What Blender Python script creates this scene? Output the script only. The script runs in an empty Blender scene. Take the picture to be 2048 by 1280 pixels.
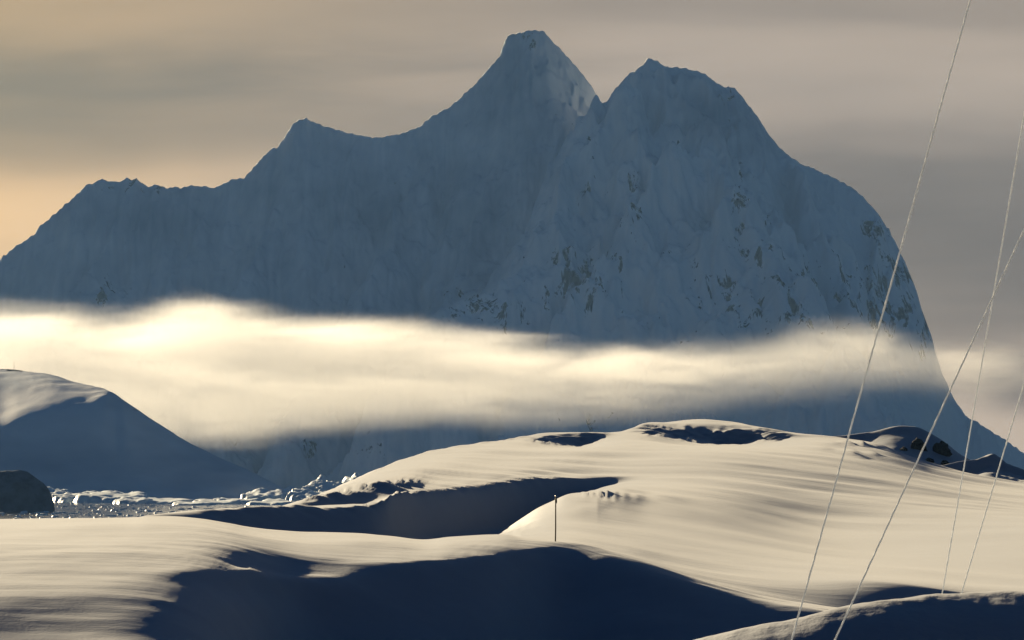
import bpy, bmesh, math, random
import numpy as np
from mathutils import Vector

# ------------------------------------------------------------------ camera, sky, sun
# Units are metres. The camera stands at the origin (eye height) and looks along +Y;
# the lens sees 0.0001 rad per photo pixel (2048 wide), the true horizon lies on row 960.
PX, CX, HY = 1e-4, 1024.0, 960.0
SEA = -15.0
SUN_AZ, SUN_EL = math.radians(26), math.radians(10.5)      # sun to the left of the view, behind the peaks
EXPOSURE = 1.5
SKY_STRENGTH = 0.0125
R = math.radians
sc = bpy.context.scene

cam_d = bpy.data.cameras.new('camera')
cam = bpy.data.objects.new('camera', cam_d)
sc.collection.objects.link(cam)
cam.location = (0, 0, 0)
cam.rotation_euler = (R(90), 0, 0)
cam_d.sensor_width = 36
cam_d.lens = 36 / (2048 * PX)
cam_d.shift_y = (HY - 640) / 2048
cam_d.clip_start = 0.5
cam_d.clip_end = 60000
sc.camera = cam

sun_d = bpy.data.lights.new('sun', 'SUN')
sun_d.energy = 5.0
sun_d.angle = R(0.55)
sun_d.color = (1.0, 0.81, 0.52)
sun = bpy.data.objects.new('sun', sun_d)
sc.collection.objects.link(sun)
to_sun = Vector((-math.sin(SUN_AZ) * math.cos(SUN_EL), math.cos(SUN_AZ) * math.cos(SUN_EL), math.sin(SUN_EL)))
sun.rotation_euler = to_sun.to_track_quat('Z', 'Y').to_euler()

sc.view_settings.view_transform = 'Standard'
sc.view_settings.look = 'None'
sc.view_settings.exposure = EXPOSURE
sc.view_settings.gamma = 1
sc.render.engine = 'CYCLES'
sc.cycles.use_denoising = True
sc.cycles.max_bounces = 8
sc.cycles.diffuse_bounces = 1
sc.cycles.volume_bounces = 6
sc.cycles.volume_max_steps = 256


class NT:
    """small helper for building node trees"""
    def __init__(self, tree):
        self.t = tree
        tree.nodes.clear()

    def n(self, typ, **kw):
        nd = self.t.nodes.new(typ)
        for k, v in kw.items():
            setattr(nd, k, v)
        return nd

    def put(self, sock, v):
        if hasattr(v, 'is_output'):
            self.t.links.new(v, sock)
        else:
            sock.default_value = v

    def m(self, op, a, b=0.0, c=0.0, clamp=False):
        nd = self.n('ShaderNodeMath', operation=op, use_clamp=clamp)
        for s, v in zip(nd.inputs, (a, b, c)):
            self.put(s, v)
        return nd.outputs[0]

    def ss(self, x, a, b):
        nd = self.n('ShaderNodeMapRange', interpolation_type='SMOOTHSTEP')
        self.put(nd.inputs['Value'], x)
        nd.inputs['From Min'].default_value = a
        nd.inputs['From Max'].default_value = b
        return nd.outputs[0]

    def mix(self, f, a, b):
        nd = self.n('ShaderNodeMix', data_type='RGBA')
        self.put(nd.inputs[0], f)
        self.put(nd.inputs[6], a)
        self.put(nd.inputs[7], b)
        return nd.outputs[2]

    def comb(self, x, y, z):
        nd = self.n('ShaderNodeCombineXYZ')
        for s, v in zip(nd.inputs, (x, y, z)):
            self.put(s, v)
        return nd.outputs[0]

    def sep(self, v):
        nd = self.n('ShaderNodeSeparateXYZ')
        self.t.links.new(v, nd.inputs[0])
        return nd.outputs

    def noise(self, vec, scale=1.0, detail=4.0, rough=0.5, dist=0.0):
        nd = self.n('ShaderNodeTexNoise')
        self.t.links.new(vec, nd.inputs['Vector'])
        nd.inputs['Scale'].default_value = scale
        nd.inputs['Detail'].default_value = detail
        nd.inputs['Roughness'].default_value = rough
        nd.inputs['Distortion'].default_value = dist
        return nd.outputs[0]

    def curve(self, x, pts):
        """piecewise smooth curve through pts (x, y in 0..1)"""
        nd = self.n('ShaderNodeFloatCurve')
        c = nd.mapping.curves[0]
        while len(c.points) > 2:
            c.points.remove(c.points[1])
        c.points[0].location = pts[0]
        c.points[1].location = pts[-1]
        for p in pts[1:-1]:
            c.points.new(*p)
        nd.mapping.update()
        self.put(nd.inputs['Value'], x)
        return nd.outputs[0]


# ---- world: clear Nishita sky overhead, a bank of thin stratus low round the horizon
world = bpy.data.worlds.new('World')
sc.world = world
world.use_nodes = True
w = NT(world.node_tree)
sky = w.n('ShaderNodeTexSky', sky_type='NISHITA')
sky.sun_disc = False
sky.sun_elevation = SUN_EL
sky.sun_rotation = -SUN_AZ            # measured from +Y
sky.air_density = 1.0
sky.dust_density = 0.0
sky.ozone_density = 7.0
bg_clear = w.n('ShaderNodeBackground')
w.put(bg_clear.inputs[0], sky.outputs[0])
bg_clear.inputs[1].default_value = SKY_STRENGTH
tc = w.n('ShaderNodeTexCoord')
dx, dy, dz = w.sep(tc.outputs['Generated'])
az = w.m('ARCTAN2', dx, dy)                       # radians right of the view direction
sv = w.n('ShaderNodeVectorMath', operation='DOT_PRODUCT')
w.put(sv.inputs[0], tc.outputs['Generated'])
sv.inputs[1].default_value = tuple(to_sun)
sun_c = sv.outputs['Value']                       # cosine of the angle to the sun
v1 = w.comb(w.m('MULTIPLY', az, 9.0), w.m('MULTIPLY', dz, 46.0), 3.7)
n1 = w.noise(v1, 1.0, 3.0, 0.45, 0.6)
v2 = w.comb(w.m('MULTIPLY', az, 22.0), w.m('MULTIPLY', dz, 150.0), 9.2)
n2 = w.noise(v2, 1.0, 4.0, 0.5, 0.3)
el = w.m('DIVIDE', w.m('ADD', dz, w.m('MULTIPLY', w.m('SUBTRACT', n1, 0.5), 0.030)), 0.16, clamp=True)
band_l = w.curve(el, [(0, 0.45), (0.20, 0.62), (0.31, 0.95), (0.36, 0.80), (0.43, 0.30), (0.50, 0.15), (0.57, 0.34), (0.64, 0.45), (0.75, 0.45), (1, 0.35)])
band_r = w.curve(el, [(0, 0.85), (0.10, 0.80), (0.16, 0.50), (0.23, 0.26), (0.32, 0.12), (0.42, 0.32), (0.52, 0.62), (0.60, 0.40), (0.75, 0.55), (1, 0.35)])
side = w.ss(w.m('ADD', az, w.m('MULTIPLY', w.m('SUBTRACT', n2, 0.5), 0.08)), -0.09, 0.05)
thin = w.m('ADD', w.m('MULTIPLY', band_l, w.m('SUBTRACT', 1.0, side)), w.m('MULTIPLY', band_r, side))
thin = w.m('ADD', thin, w.m('MULTIPLY', w.m('SUBTRACT', n2, 0.5), 0.16), clamp=True)
near_sun = w.ss(sun_c, 0.88, 0.965)
dull = w.mix(near_sun, (0.046, 0.039, 0.033, 1), (0.072, 0.068, 0.046, 1))
lit = w.mix(near_sun, (0.232, 0.182, 0.136, 1), (0.39, 0.240, 0.094, 1))
ccol = w.mix(thin, dull, lit)
aur = w.m('POWER', w.ss(sun_c, 0.955, 1.0), 2.0)              # aureole of the veiled sun, out of frame left, added to light mountain facets
ccol = w.mix(aur, ccol, (2.2, 1.55, 0.85, 1))
bg_cloud = w.n('ShaderNodeBackground')
w.put(bg_cloud.inputs[0], ccol)
bg_cloud.inputs[1].default_value = 1.0
cover = w.m('SUBTRACT', 1.0, w.ss(w.m('ADD', dz, w.m('MULTIPLY', n1, 0.04)), 0.125, 0.20))
cover = w.m('MULTIPLY', cover, w.ss(sun_c, 0.4, 0.82))      # the veil thins away from the sun
mixs = w.n('ShaderNodeMixShader')
w.put(mixs.inputs[0], cover)
w.t.links.new(bg_clear.outputs[0], mixs.inputs[1])
w.t.links.new(bg_cloud.outputs[0], mixs.inputs[2])
wo = w.n('ShaderNodeOutputWorld')
w.t.links.new(mixs.outputs[0], wo.inputs[0])

# ------------------------------------------------------------------ numpy helpers
_rng = np.random.default_rng(11)
_perm = np.tile(_rng.permutation(256), 3)
_ang = _rng.uniform(0, 2 * np.pi, 256)
_gx, _gy = np.cos(_ang), np.sin(_ang)


def perlin(x, y, seed=0):
    x = np.asarray(x, float) + seed * 17.31
    y = np.asarray(y, float) + seed * 7.77
    xi, yi = np.floor(x).astype(int), np.floor(y).astype(int)
    xf, yf = x - xi, y - yi
    u, v = xf ** 3 * (xf * (xf * 6 - 15) + 10), yf ** 3 * (yf * (yf * 6 - 15) + 10)

    def g(ix, iy, fx, fy):
        h = _perm[_perm[ix & 255] + (iy & 255)]
        return _gx[h] * fx + _gy[h] * fy
    a = g(xi, yi, xf, yf) * (1 - u) + g(xi + 1, yi, xf - 1, yf) * u
    b = g(xi, yi + 1, xf, yf - 1) * (1 - u) + g(xi + 1, yi + 1, xf - 1, yf - 1) * u
    return (a * (1 - v) + b * v) * 1.5


def fbm(x, y, octv=4, seed=0, gain=0.5):
    s, a, f = 0, 1.0, 1.0
    for o in range(octv):
        s = s + a * perlin(x * f, y * f, seed + o * 3)
        a *= gain
        f *= 2.03
    return s


def ridged(x, y, octv=4, seed=0):
    s, a, f = 0, 1.0, 1.0
    for o in range(octv):
        s = s + a * (1 - 2 * np.abs(perlin(x * f, y * f, seed + o * 3)))
        a *= 0.5
        f *= 2.1
    return s


def slopes(xs, ys):
    """monotone cubic tangents along axis 0 (xs, ys: k x n)"""
    h = np.diff(xs, axis=0)
    dl = np.diff(ys, axis=0) / h
    m = np.zeros_like(ys)
    m[0], m[-1] = dl[0], dl[-1]
    same = dl[:-1] * dl[1:] > 0
    w1, w2 = 2 * h[1:] + h[:-1], h[1:] + 2 * h[:-1]
    with np.errstate(divide='ignore', invalid='ignore'):
        hm = (w1 + w2) / (w1 / dl[:-1] + w2 / dl[1:])
    m[1:-1] = np.where(same, hm, 0)
    return m


def pchip(xs, ys, q):
    xs, ys = np.asarray(xs, float), np.asarray(ys, float)
    m = slopes(xs[:, None], ys[:, None])[:, 0]
    q = np.clip(q, xs[0], xs[-1])
    i = np.clip(np.searchsorted(xs, q, side='right') - 1, 0, len(xs) - 2)
    h = xs[i + 1] - xs[i]
    t = (q - xs[i]) / h
    return ((2 * t ** 3 - 3 * t ** 2 + 1) * ys[i] + (t ** 3 - 2 * t ** 2 + t) * h * m[i]
            + (-2 * t ** 3 + 3 * t ** 2) * ys[i + 1] + (t ** 3 - t ** 2) * h * m[i + 1])


def xz(col, row, d):
    return (col - CX) * PX * d, (HY - row) * PX * d


def P(col, row, d):
    return Vector(((col - CX) * PX * d, d, (HY - row) * PX * d))


def grid_mesh(name, X, Y, Z, mat, attr=None, smooth=True):
    """structured grid (i rows x j columns) as one mesh object"""
    ni, nj = X.shape
    co = np.stack([X, Y, Z], -1).reshape(-1, 3).astype(np.float32)
    i, j = np.meshgrid(np.arange(ni - 1), np.arange(nj - 1), indexing='ij')
    a = (i * nj + j).ravel()
    f = np.stack([a, a + 1, a + nj + 1, a + nj], -1).astype(np.int32)
    me = bpy.data.meshes.new(name)
    me.vertices.add(len(co))
    me.vertices.foreach_set('co', co.ravel())
    me.loops.add(f.size)
    me.loops.foreach_set('vertex_index', f.ravel())
    me.polygons.add(len(f))
    me.polygons.foreach_set('loop_start', np.arange(0, f.size, 4, dtype=np.int32))
    me.polygons.foreach_set('use_smooth', np.full(len(f), smooth))
    me.update(calc_edges=True)
    if attr:
        for k, v in attr.items():
            at = me.attributes.new(k, 'FLOAT', 'POINT')
            at.data.foreach_set('value', v.astype(np.float32).ravel())
    o = bpy.data.objects.new(name, me)
    sc.collection.objects.link(o)
    me.materials.append(mat)
    return o


def mesh_obj(name, bm, mat, parent=None, smooth=False):
    me = bpy.data.meshes.new(name)
    bm.to_mesh(me)
    bm.free()
    for p in me.polygons:
        p.use_smooth = smooth
    me.materials.append(mat)
    o = bpy.data.objects.new(name, me)
    sc.collection.objects.link(o)
    o.parent = parent
    return o


def tag(o, label=None, cat=None, group=None, kind=None):
    for k, v in (('label', label), ('category', cat), ('group', group), ('kind', kind)):
        if v:
            o[k] = v
    return o


def empty(name, loc):
    o = bpy.data.objects.new(name, None)
    o.location = loc
    o.empty_display_size = 0.2
    sc.collection.objects.link(o)
    return o


# ------------------------------------------------------------------ materials
def new_mat(name):
    m = bpy.data.materials.new(name)
    m.use_nodes = True
    return m, NT(m.node_tree)


def snow_mat(name, grain, bump, stretch=(1, 1, 1), base=(0.86, 0.87, 0.88), rock=False, rough=0.65):
    m, t = new_mat(name)
    tcn = t.n('ShaderNodeTexCoord')
    mp = t.n('ShaderNodeMapping')
    t.put(mp.inputs[0], tcn.outputs['Object'])
    mp.inputs['Scale'].default_value = stretch
    v = mp.outputs[0]
    big = t.noise(v, grain * 0.08, 3, 0.5)
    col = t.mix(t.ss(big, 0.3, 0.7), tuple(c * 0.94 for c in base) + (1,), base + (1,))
    p = t.n('ShaderNodeBsdfPrincipled')
    if rock:
        ia = t.n('ShaderNodeAttribute', attribute_name='ice')      # dark blue tint, painting the shade of snow faces into the colour
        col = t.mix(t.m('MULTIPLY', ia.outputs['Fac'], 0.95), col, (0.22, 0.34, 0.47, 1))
        at = t.n('ShaderNodeAttribute', attribute_name='rock')
        rn = t.noise(v, grain * 0.55, 9, 0.72, 0.6)
        f = t.ss(t.m('ADD', at.outputs['Fac'], t.m('MULTIPLY', t.m('SUBTRACT', rn, 0.5), 3.2)), 0.52, 0.70)
        rc = t.mix(t.noise(v, grain * 2, 3), (0.022, 0.023, 0.026, 1), (0.055, 0.055, 0.058, 1))
        col = t.mix(f, col, rc)
    t.put(p.inputs['Base Color'], col)
    p.inputs['Roughness'].default_value = rough
    p.inputs['Specular IOR Level'].default_value = 0.0 if rock else 0.5
    if not rock:
        # packed snow throws most low light forward, at grazing angles
        p.inputs['Sheen Weight'].default_value = 0.14 if bump < 0.02 else 0.06
        p.inputs['Sheen Roughness'].default_value = 0.45
    nn = t.noise(v, grain, 5, 0.62)
    if not rock and bump < 0.02:
        mp2 = t.n('ShaderNodeMapping')
        t.put(mp2.inputs[0], tcn.outputs['Object'])
        mp2.inputs['Scale'].default_value = (0.22, 0.8, 1.0)
        nn = t.m('ADD', nn, t.m('MULTIPLY', t.noise(mp2.outputs[0], 1.0, 5, 0.55), 4.0))
    bp = t.n('ShaderNodeBump')
    bp.inputs['Strength'].default_value = 1.0
    bp.inputs['Distance'].default_value = bump
    t.put(bp.inputs['Height'], nn)
    t.t.links.new(bp.outputs[0], p.inputs['Normal'])
    o = t.n('ShaderNodeOutputMaterial')
    t.t.links.new(p.outputs[0], o.inputs[0])
    return m


def plain_mat(name, c1, c2, scale, rough=0.7, bump=0.0, metal=0.0):
    m, t = new_mat(name)
    tcn = t.n('ShaderNodeTexCoord')
    v = tcn.outputs['Object']
    n = t.noise(v, scale, 5, 0.6)
    p = t.n('ShaderNodeBsdfPrincipled')
    t.put(p.inputs['Base Color'], t.mix(t.ss(n, 0.35, 0.65), c1 + (1,), c2 + (1,)))
    p.inputs['Roughness'].default_value = rough
    p.inputs['Metallic'].default_value = metal
    if bump:
        bp = t.n('ShaderNodeBump')
        bp.inputs['Distance'].default_value = bump
        t.put(bp.inputs['Height'], n)
        t.t.links.new(bp.outputs[0], p.inputs['Normal'])
    o = t.n('ShaderNodeOutputMaterial')
    t.t.links.new(p.outputs[0], o.inputs[0])
    return m


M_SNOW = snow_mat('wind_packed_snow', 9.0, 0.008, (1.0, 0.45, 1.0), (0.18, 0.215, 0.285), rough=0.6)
M_FARSNOW = snow_mat('far_snow', 0.35, 0.25, (1, 1, 1), rock=True)
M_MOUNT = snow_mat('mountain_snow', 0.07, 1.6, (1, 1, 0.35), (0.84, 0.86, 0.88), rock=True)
M_ICE = snow_mat('berg_ice', 0.8, 0.15, (1, 1, 1), (0.72, 0.80, 0.84), rough=0.5)
M_ROCK = plain_mat('dark_rock', (0.004, 0.004, 0.004), (0.014, 0.013, 0.012), 0.9, 1.0, 0.3)
M_ROPE = plain_mat('frosted_rope', (0.60, 0.62, 0.64), (0.88, 0.90, 0.92), 60, 0.9)
t = NT.__new__(NT)
t.t = M_ROPE.node_tree
pr = next(n_ for n_ in t.t.nodes if n_.type == 'BSDF_PRINCIPLED')
ou = next(n_ for n_ in t.t.nodes if n_.type == 'OUTPUT_MATERIAL')
tl = t.n('ShaderNodeBsdfTranslucent')          # rime-coated fibres let the low sun through
tl.inputs[0].default_value = (0.80, 0.84, 0.90, 1)
mx_ = t.n('ShaderNodeMixShader')
mx_.inputs[0].default_value = 0.4
t.t.links.new(pr.outputs[0], mx_.inputs[1])
t.t.links.new(tl.outputs[0], mx_.inputs[2])
t.t.links.new(mx_.outputs[0], ou.inputs[0])
M_POLE = plain_mat('bamboo_pole', (0.10, 0.075, 0.05), (0.18, 0.14, 0.09), 8, 0.8)
M_METAL = plain_mat('grey_metal', (0.30, 0.31, 0.32), (0.42, 0.43, 0.44), 12, 0.45, 0, 0.8)

# ------------------------------------------------------------------ the snowfield
# Feature lines near -> far: each is {column: (distance m, photo row)}; the snow surface is a
# smooth sheet over them. z values follow from row and distance, so the sheet is a true relief.
LINES = []


def zrow(z, d):
    return HY - z / d / PX


def line(n, pts):
    LINES.append((n, pts))


line(3, [(-1500, 6, zrow(-1.65, 6)), (4000, 6, zrow(-1.65, 6))])
line(4, [(-1500, 14, zrow(-1.6, 14)), (4000, 14, zrow(-1.6, 14))])
line(22, [(-1500, 20.4, zrow(-1.65, 20.4)), (1380, 20.4, 1700), (2048, 20.5, 1640), (4000, 20.5, 1630)])
# its brow: the shaded face drops away below this
line(16, [(-1500, 22.5, 1755), (600, 22.5, 1660), (900, 22.5, 1553), (1100, 22.6, 1443), (1250, 22.65, 1356), (1380, 22.7, 1302),
          (1500, 22.7, 1272), (1600, 22.68, 1257), (1700, 22.85, 1234), (1800, 23.0, 1222), (1880, 23.2, 1213),
          (2048, 23.4, 1207), (2400, 23.6, 1198), (4000, 23.6, 1187)])
# crest of the near bank
line(14, [(-1500, 23, 1740), (600, 23, 1640), (900, 23, 1530), (1100, 23, 1420), (1250, 23, 1335), (1380, 23, 1284),
          (1500, 23, 1254), (1600, 23, 1236), (1700, 23.2, 1210), (1800, 23.4, 1196), (1880, 23.6, 1187),
          (2048, 23.8, 1181), (2400, 24, 1172), (4000, 24, 1160)])
line(6, [(-1500, 29, 1540), (1000, 29, 1530), (2048, 29.5, 1490), (4000, 29, 1480)])
line(4, [(-1500, 60, 1440), (4000, 60, 1470)])
line(4, [(-1500, 98, 1400), (4000, 98, 1410)])
line(10, [(-1500, 136, 1380), (600, 140, 1390), (4000, 150, 1420)])
# foot of the bank: gentle at the left, steep and dark in the middle
line(26, [(-1500, 158, 1300), (0, 164, 1302), (250, 163, 1304), (400, 165, 1308), (500, 178, 1310), (600, 190, 1312), (700, 192.5, 1312),
          (850, 195, 1314), (1000, 200, 1322), (1110, 207, 1325), (1250, 206, 1330),
          (1400, 205, 1335), (1660, 203, 1360), (2048, 198, 1400), (4000, 190, 1450)])
line(34, [(-1500, 174, 1190), (0, 175.3, 1192), (250, 175.3, 1194), (400, 178, 1200), (500, 188, 1206), (600, 196.5, 1212), (700, 198.5, 1215),
          (850, 202, 1212), (1000, 207, 1212), (1110, 215.5, 1205), (1250, 213, 1222),
          (1400, 211, 1250), (1660, 208, 1290), (2048, 203, 1345), (4000, 197, 1420)])
# brow of the dark face
line(16, [(-1500, 200, 1080), (0, 200, 1082), (250, 202, 1080), (400, 205, 1078), (490, 206, 1090), (560, 207, 1106),
          (650, 206, 1118), (750, 206, 1124), (850, 208, 1119), (950, 212, 1112), (1040, 217, 1102), (1085, 222, 1089),
          (1110, 223.4, 1086), (1150, 223.0, 1093), (1250, 219.5, 1121), (1400, 217, 1171), (1520, 216, 1200),
          (1660, 214, 1223), (2048, 208, 1300), (4000, 205, 1400)])
# crest of the pole mound
line(10, [(-1500, 236, 1044), (0, 235, 1040), (150, 234, 1037), (250, 233, 1035), (300, 232, 1032), (350, 232, 1033),
          (400, 232, 1038), (450, 232, 1046), (500, 232, 1056), (560, 232, 1063), (620, 232, 1066), (700, 231, 1066),
          (780, 230, 1071), (850, 230, 1078), (900, 229, 1073), (1000, 228, 1069), (1050, 226, 1077), (1110, 225, 1082),
          (1150, 224.5, 1086), (1250, 223, 1112), (1400, 221, 1162), (1520, 220, 1193), (1660, 218, 1215),
          (1800, 216, 1238), (2048, 212, 1285), (4000, 208, 1390)])
# trough behind it
line(12, [(-1500, 252, 1060), (0, 252, 1056), (280, 250, 1050), (420, 250, 1066), (600, 250, 1092), (850, 252, 1100),
          (980, 250, 1082), (1060, 248, 1082), (1110, 246, 1090), (1250, 243, 1120), (1400, 242, 1166), (1520, 242, 1190),
          (1660, 242, 1222), (1740, 243, 1240), (1800, 244, 1246), (1900, 246, 1250), (2048, 246, 1240), (4000, 240, 1270)])
line(10, [(-1500, 268, 1072), (0, 268, 1064), (280, 266, 1054), (420, 266, 1072), (600, 272, 1095), (850, 285, 1098),
          (980, 285, 1079), (1060, 272, 1074), (1110, 268, 1076), (1250, 264, 1102), (1400, 262, 1140), (1560, 261, 1160),
          (1660, 259, 1161), (1700, 257, 1160), (1740, 255, 1160), (1800, 254, 1163), (1860, 255, 1175), (1920, 256, 1187),
          (2048, 258, 1196), (4000, 256, 1230)])
line(12, [(-1500, 285, 1085), (0, 285, 1072), (280, 280, 1060), (420, 282, 1078), (600, 292, 1096), (850, 320, 1096),
          (980, 330, 1076), (1060, 310, 1056), (1110, 304, 1048), (1250, 302, 1066), (1400, 300, 1090),
          (1660, 300, 1128), (1800, 300, 1136), (1900, 300, 1142), (2048, 300, 1146), (4000, 300, 1190)])
# crest of the lit hummock at the right of the hollow
line(16, [(-1500, 298, 1100), (0, 298, 1080), (280, 292, 1066), (420, 296, 1084), (600, 306, 1098), (780, 326, 1096),
          (900, 352, 1090), (970, 358, 1080), (1000, 360, 1067), (1040, 360, 1040), (1080, 361, 1014), (1110, 362, 1000),
          (1130, 364, 990), (1150, 368, 986), (1200, 378, 982), (1230, 384, 980), (1300, 392, 988), (1400, 395, 1000),
          (1700, 395, 1062), (2048, 395, 1052), (4000, 395, 1140)])
# floor of the hollow / foot of the lip face
line(26, [(-1500, 306, 1110), (0, 304, 1084), (280, 302, 1068), (420, 308, 1074), (500, 312, 1082), (600, 317, 1090),
          (720, 324, 1088), (780, 332, 1086), (830, 352, 1082), (900, 371, 1072), (1000, 402, 1062), (1050, 416, 1054),
          (1110, 429, 1030), (1160, 439, 996), (1200, 446, 974), (1250, 450, 962), (1300, 452, 957), (1400, 452, 956),
          (1700, 448, 1000), (2048, 448, 1024), (4000, 448, 1130)])
# the lip
line(8, [(-1500, 316, 1130), (0, 313, 1092), (150, 312, 1064), (270, 311, 1034), (300, 312, 1028), (350, 315, 1022),
         (420, 318, 1018), (500, 322, 1015), (590, 328, 1011), (720, 335, 1012), (765, 341, 1007), (785, 348, 988),
         (830, 365, 984), (900, 385, 981), (960, 405, 975), (1050, 430, 961), (1110, 440, 957), (1230, 455, 953),
         (1300, 460, 952), (1400, 462, 950), (1700, 462, 985), (2048, 462, 1018), (4000, 462, 1120)])
line(12, [(-1500, 335, 1160), (0, 332, 1110), (270, 330, 1048), (420, 335, 1032), (500, 338, 1026), (600, 345, 1016),
          (700, 355, 1014), (760, 358, 1004), (785, 360, 986), (850, 377, 977), (900, 397, 971), (1050, 441, 951),
          (1230, 467, 945), (1400, 474, 939), (1700, 474, 973), (2048, 474, 1011), (4000, 474, 1118)])
# lower edge of the big dome
line(12, [(-1500, 365, 1180), (0, 360, 1135), (270, 355, 1070), (420, 355, 1050), (500, 353, 1034), (560, 353, 1014),
          (600, 354, 1003), (640, 357, 991), (700, 364, 976), (750, 369, 968), (790, 374, 966), (850, 392, 967),
          (900, 412, 960), (1050, 453, 940), (1230, 482, 930), (1400, 492, 918), (1700, 492, 950), (2048, 492, 1002), (4000, 492, 1112)])
line(14, [(-1500, 420, 1200), (0, 410, 1170), (300, 395, 1095), (450, 385, 1062), (540, 378, 1030), (600, 376, 1005),
          (640, 384, 988), (700, 402, 966), (800, 432, 940), (900, 462, 923), (1050, 502, 908), (1230, 522, 899),
          (1400, 532, 896), (1560, 535, 902), (1700, 532, 918), (1850, 530, 955), (2048, 530, 986), (4000, 530, 1100)])
line(14, [(-1500, 470, 1210), (0, 450, 1180), (300, 430, 1110), (480, 415, 1070), (560, 405, 1040), (620, 405, 1005),
          (700, 430, 963), (800, 470, 928), (900, 505, 904), (1000, 545, 886), (1060, 574, 877), (1090, 578, 880),
          (1120, 580, 886), (1150, 580, 895), (1166, 580, 899), (1177, 580, 887), (1195, 582, 877), (1210, 585, 874), (1265, 592, 868), (1290, 600, 864), (1330, 606, 869),
          (1380, 609, 879), (1430, 610, 887), (1480, 609.5, 888), (1530, 608, 881), (1570, 606, 874), (1620, 603, 874), (1680, 600, 881),
          (1750, 592, 890), (1850, 580, 928), (2048, 565, 972), (4000, 560, 1095)])
line(10, [(-1500, 485, 1215), (0, 465, 1185), (300, 445, 1115), (480, 428, 1072), (560, 415, 1042), (620, 412, 1006),
          (700, 437, 962), (800, 480, 924), (900, 518, 898), (1000, 555, 883), (1060, 580, 874), (1100, 585, 870), (1160, 586, 868),
          (1240, 598, 865), (1265, 603, 861), (1300, 609, 858), (1340, 612.5, 859), (1400, 614.5, 860), (1450, 615, 861), (1500, 614, 862),
          (1545, 611.5, 865), (1600, 609, 869), (1680, 605, 877), (1750, 597, 888), (1850, 586, 925), (2048, 572, 969), (4000, 565, 1092)])
# skyline of the dome
line(8, [(-1500, 500, 1220), (0, 480, 1190), (300, 460, 1120), (480, 440, 1075), (560, 425, 1045), (620, 420, 1008),
         (700, 445, 961), (750, 468, 941), (800, 490, 921), (850, 510, 905), (900, 530, 894), (1000, 562, 880),
         (1050, 584, 872), (1100, 592, 866), (1180, 594, 865), (1240, 606, 862), (1265, 612, 856), (1290, 622, 847), (1340, 636, 843),
         (1400, 644, 838), (1450, 640, 842), (1530, 624, 855), (1600, 616, 866), (1680, 610, 874), (1750, 602, 886),
         (1800, 596, 905), (1850, 592, 921), (1900, 590, 935), (1960, 586, 950), (2048, 580, 966), (2400, 575, 1010), (4000, 570, 1090)])
line(8, [(-1500, 560, 1230), (0, 540, 1200), (480, 500, 1120), (620, 480, 1060), (800, 560, 960), (1000, 640, 915),
         (1400, 700, 880), (1750, 650, 930), (2048, 630, 1010), (4000, 620, 1110)])
line(1, [(-1500, 760, zrow(-17, 760)), (4000, 760, zrow(-17, 760))])

cols = np.concatenate([np.arange(-1500, -200, 20), np.arange(-200, 2250, 3.0), np.arange(2250, 4001, 20)])
Dk = np.array([pchip([p[0] for p in pts], [p[1] for p in pts], cols) for _, pts in LINES])
Rk = np.array([pchip([p[0] for p in pts], [p[2] for p in pts], cols) for _, pts in LINES])


def blur(a, sig):
    x_ = np.arange(-4 * sig, 4 * sig + 1)
    k_ = np.exp(-0.5 * (x_ / sig) ** 2)
    k_ /= k_.sum()
    return np.convolve(np.pad(a, 4 * sig, mode='edge'), k_, mode='valid')


for k, (_, pts) in enumerate(LINES):
    if pts[0][1] in (158, 174, 200):          # bank foot, mid and brow: softly rounded
        Dk[k], Rk[k] = blur(Dk[k], 14), blur(Rk[k], 14)
    elif pts[0][1] in (23, 236, 298, 316, 365, 485):
        Dk[k], Rk[k] = blur(Dk[k], 2), blur(Rk[k], 2)
    elif pts[0][1] not in (500,):
        Dk[k], Rk[k] = blur(Dk[k], 9), blur(Rk[k], 9)
calm = np.clip((cols - 1240) / 160, 0, 1)
calm = calm * calm * (3 - 2 * calm)
for k, (_, pts) in enumerate(LINES):
    if 240 < pts[0][1] < 440:                 # the open slope at the right is smooth
        Dk[k] = Dk[k] * (1 - calm) + blur(Dk[k], 22) * calm
        Rk[k] = Rk[k] * (1 - calm) + blur(Rk[k], 22) * calm
Zk = (HY - Rk) * PX * Dk
Mk = slopes(Dk, Zk)
dd, zz = [], []
for k in range(len(LINES) - 1):
    n = LINES[k][0]
    for j in range(n + (1 if k == len(LINES) - 2 else 0)):
        t = j / n
        h = Dk[k + 1] - Dk[k]
        dd.append(Dk[k] + t * h)
        zz.append((2 * t ** 3 - 3 * t ** 2 + 1) * Zk[k] + (t ** 3 - 2 * t ** 2 + t) * h * Mk[k]
                  + (-2 * t ** 3 + 3 * t ** 2) * Zk[k + 1] + (t ** 3 - t ** 2) * h * Mk[k + 1])
D, Z = np.array(dd), np.array(zz)
X = (cols[None, :] - CX) * PX * D
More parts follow.
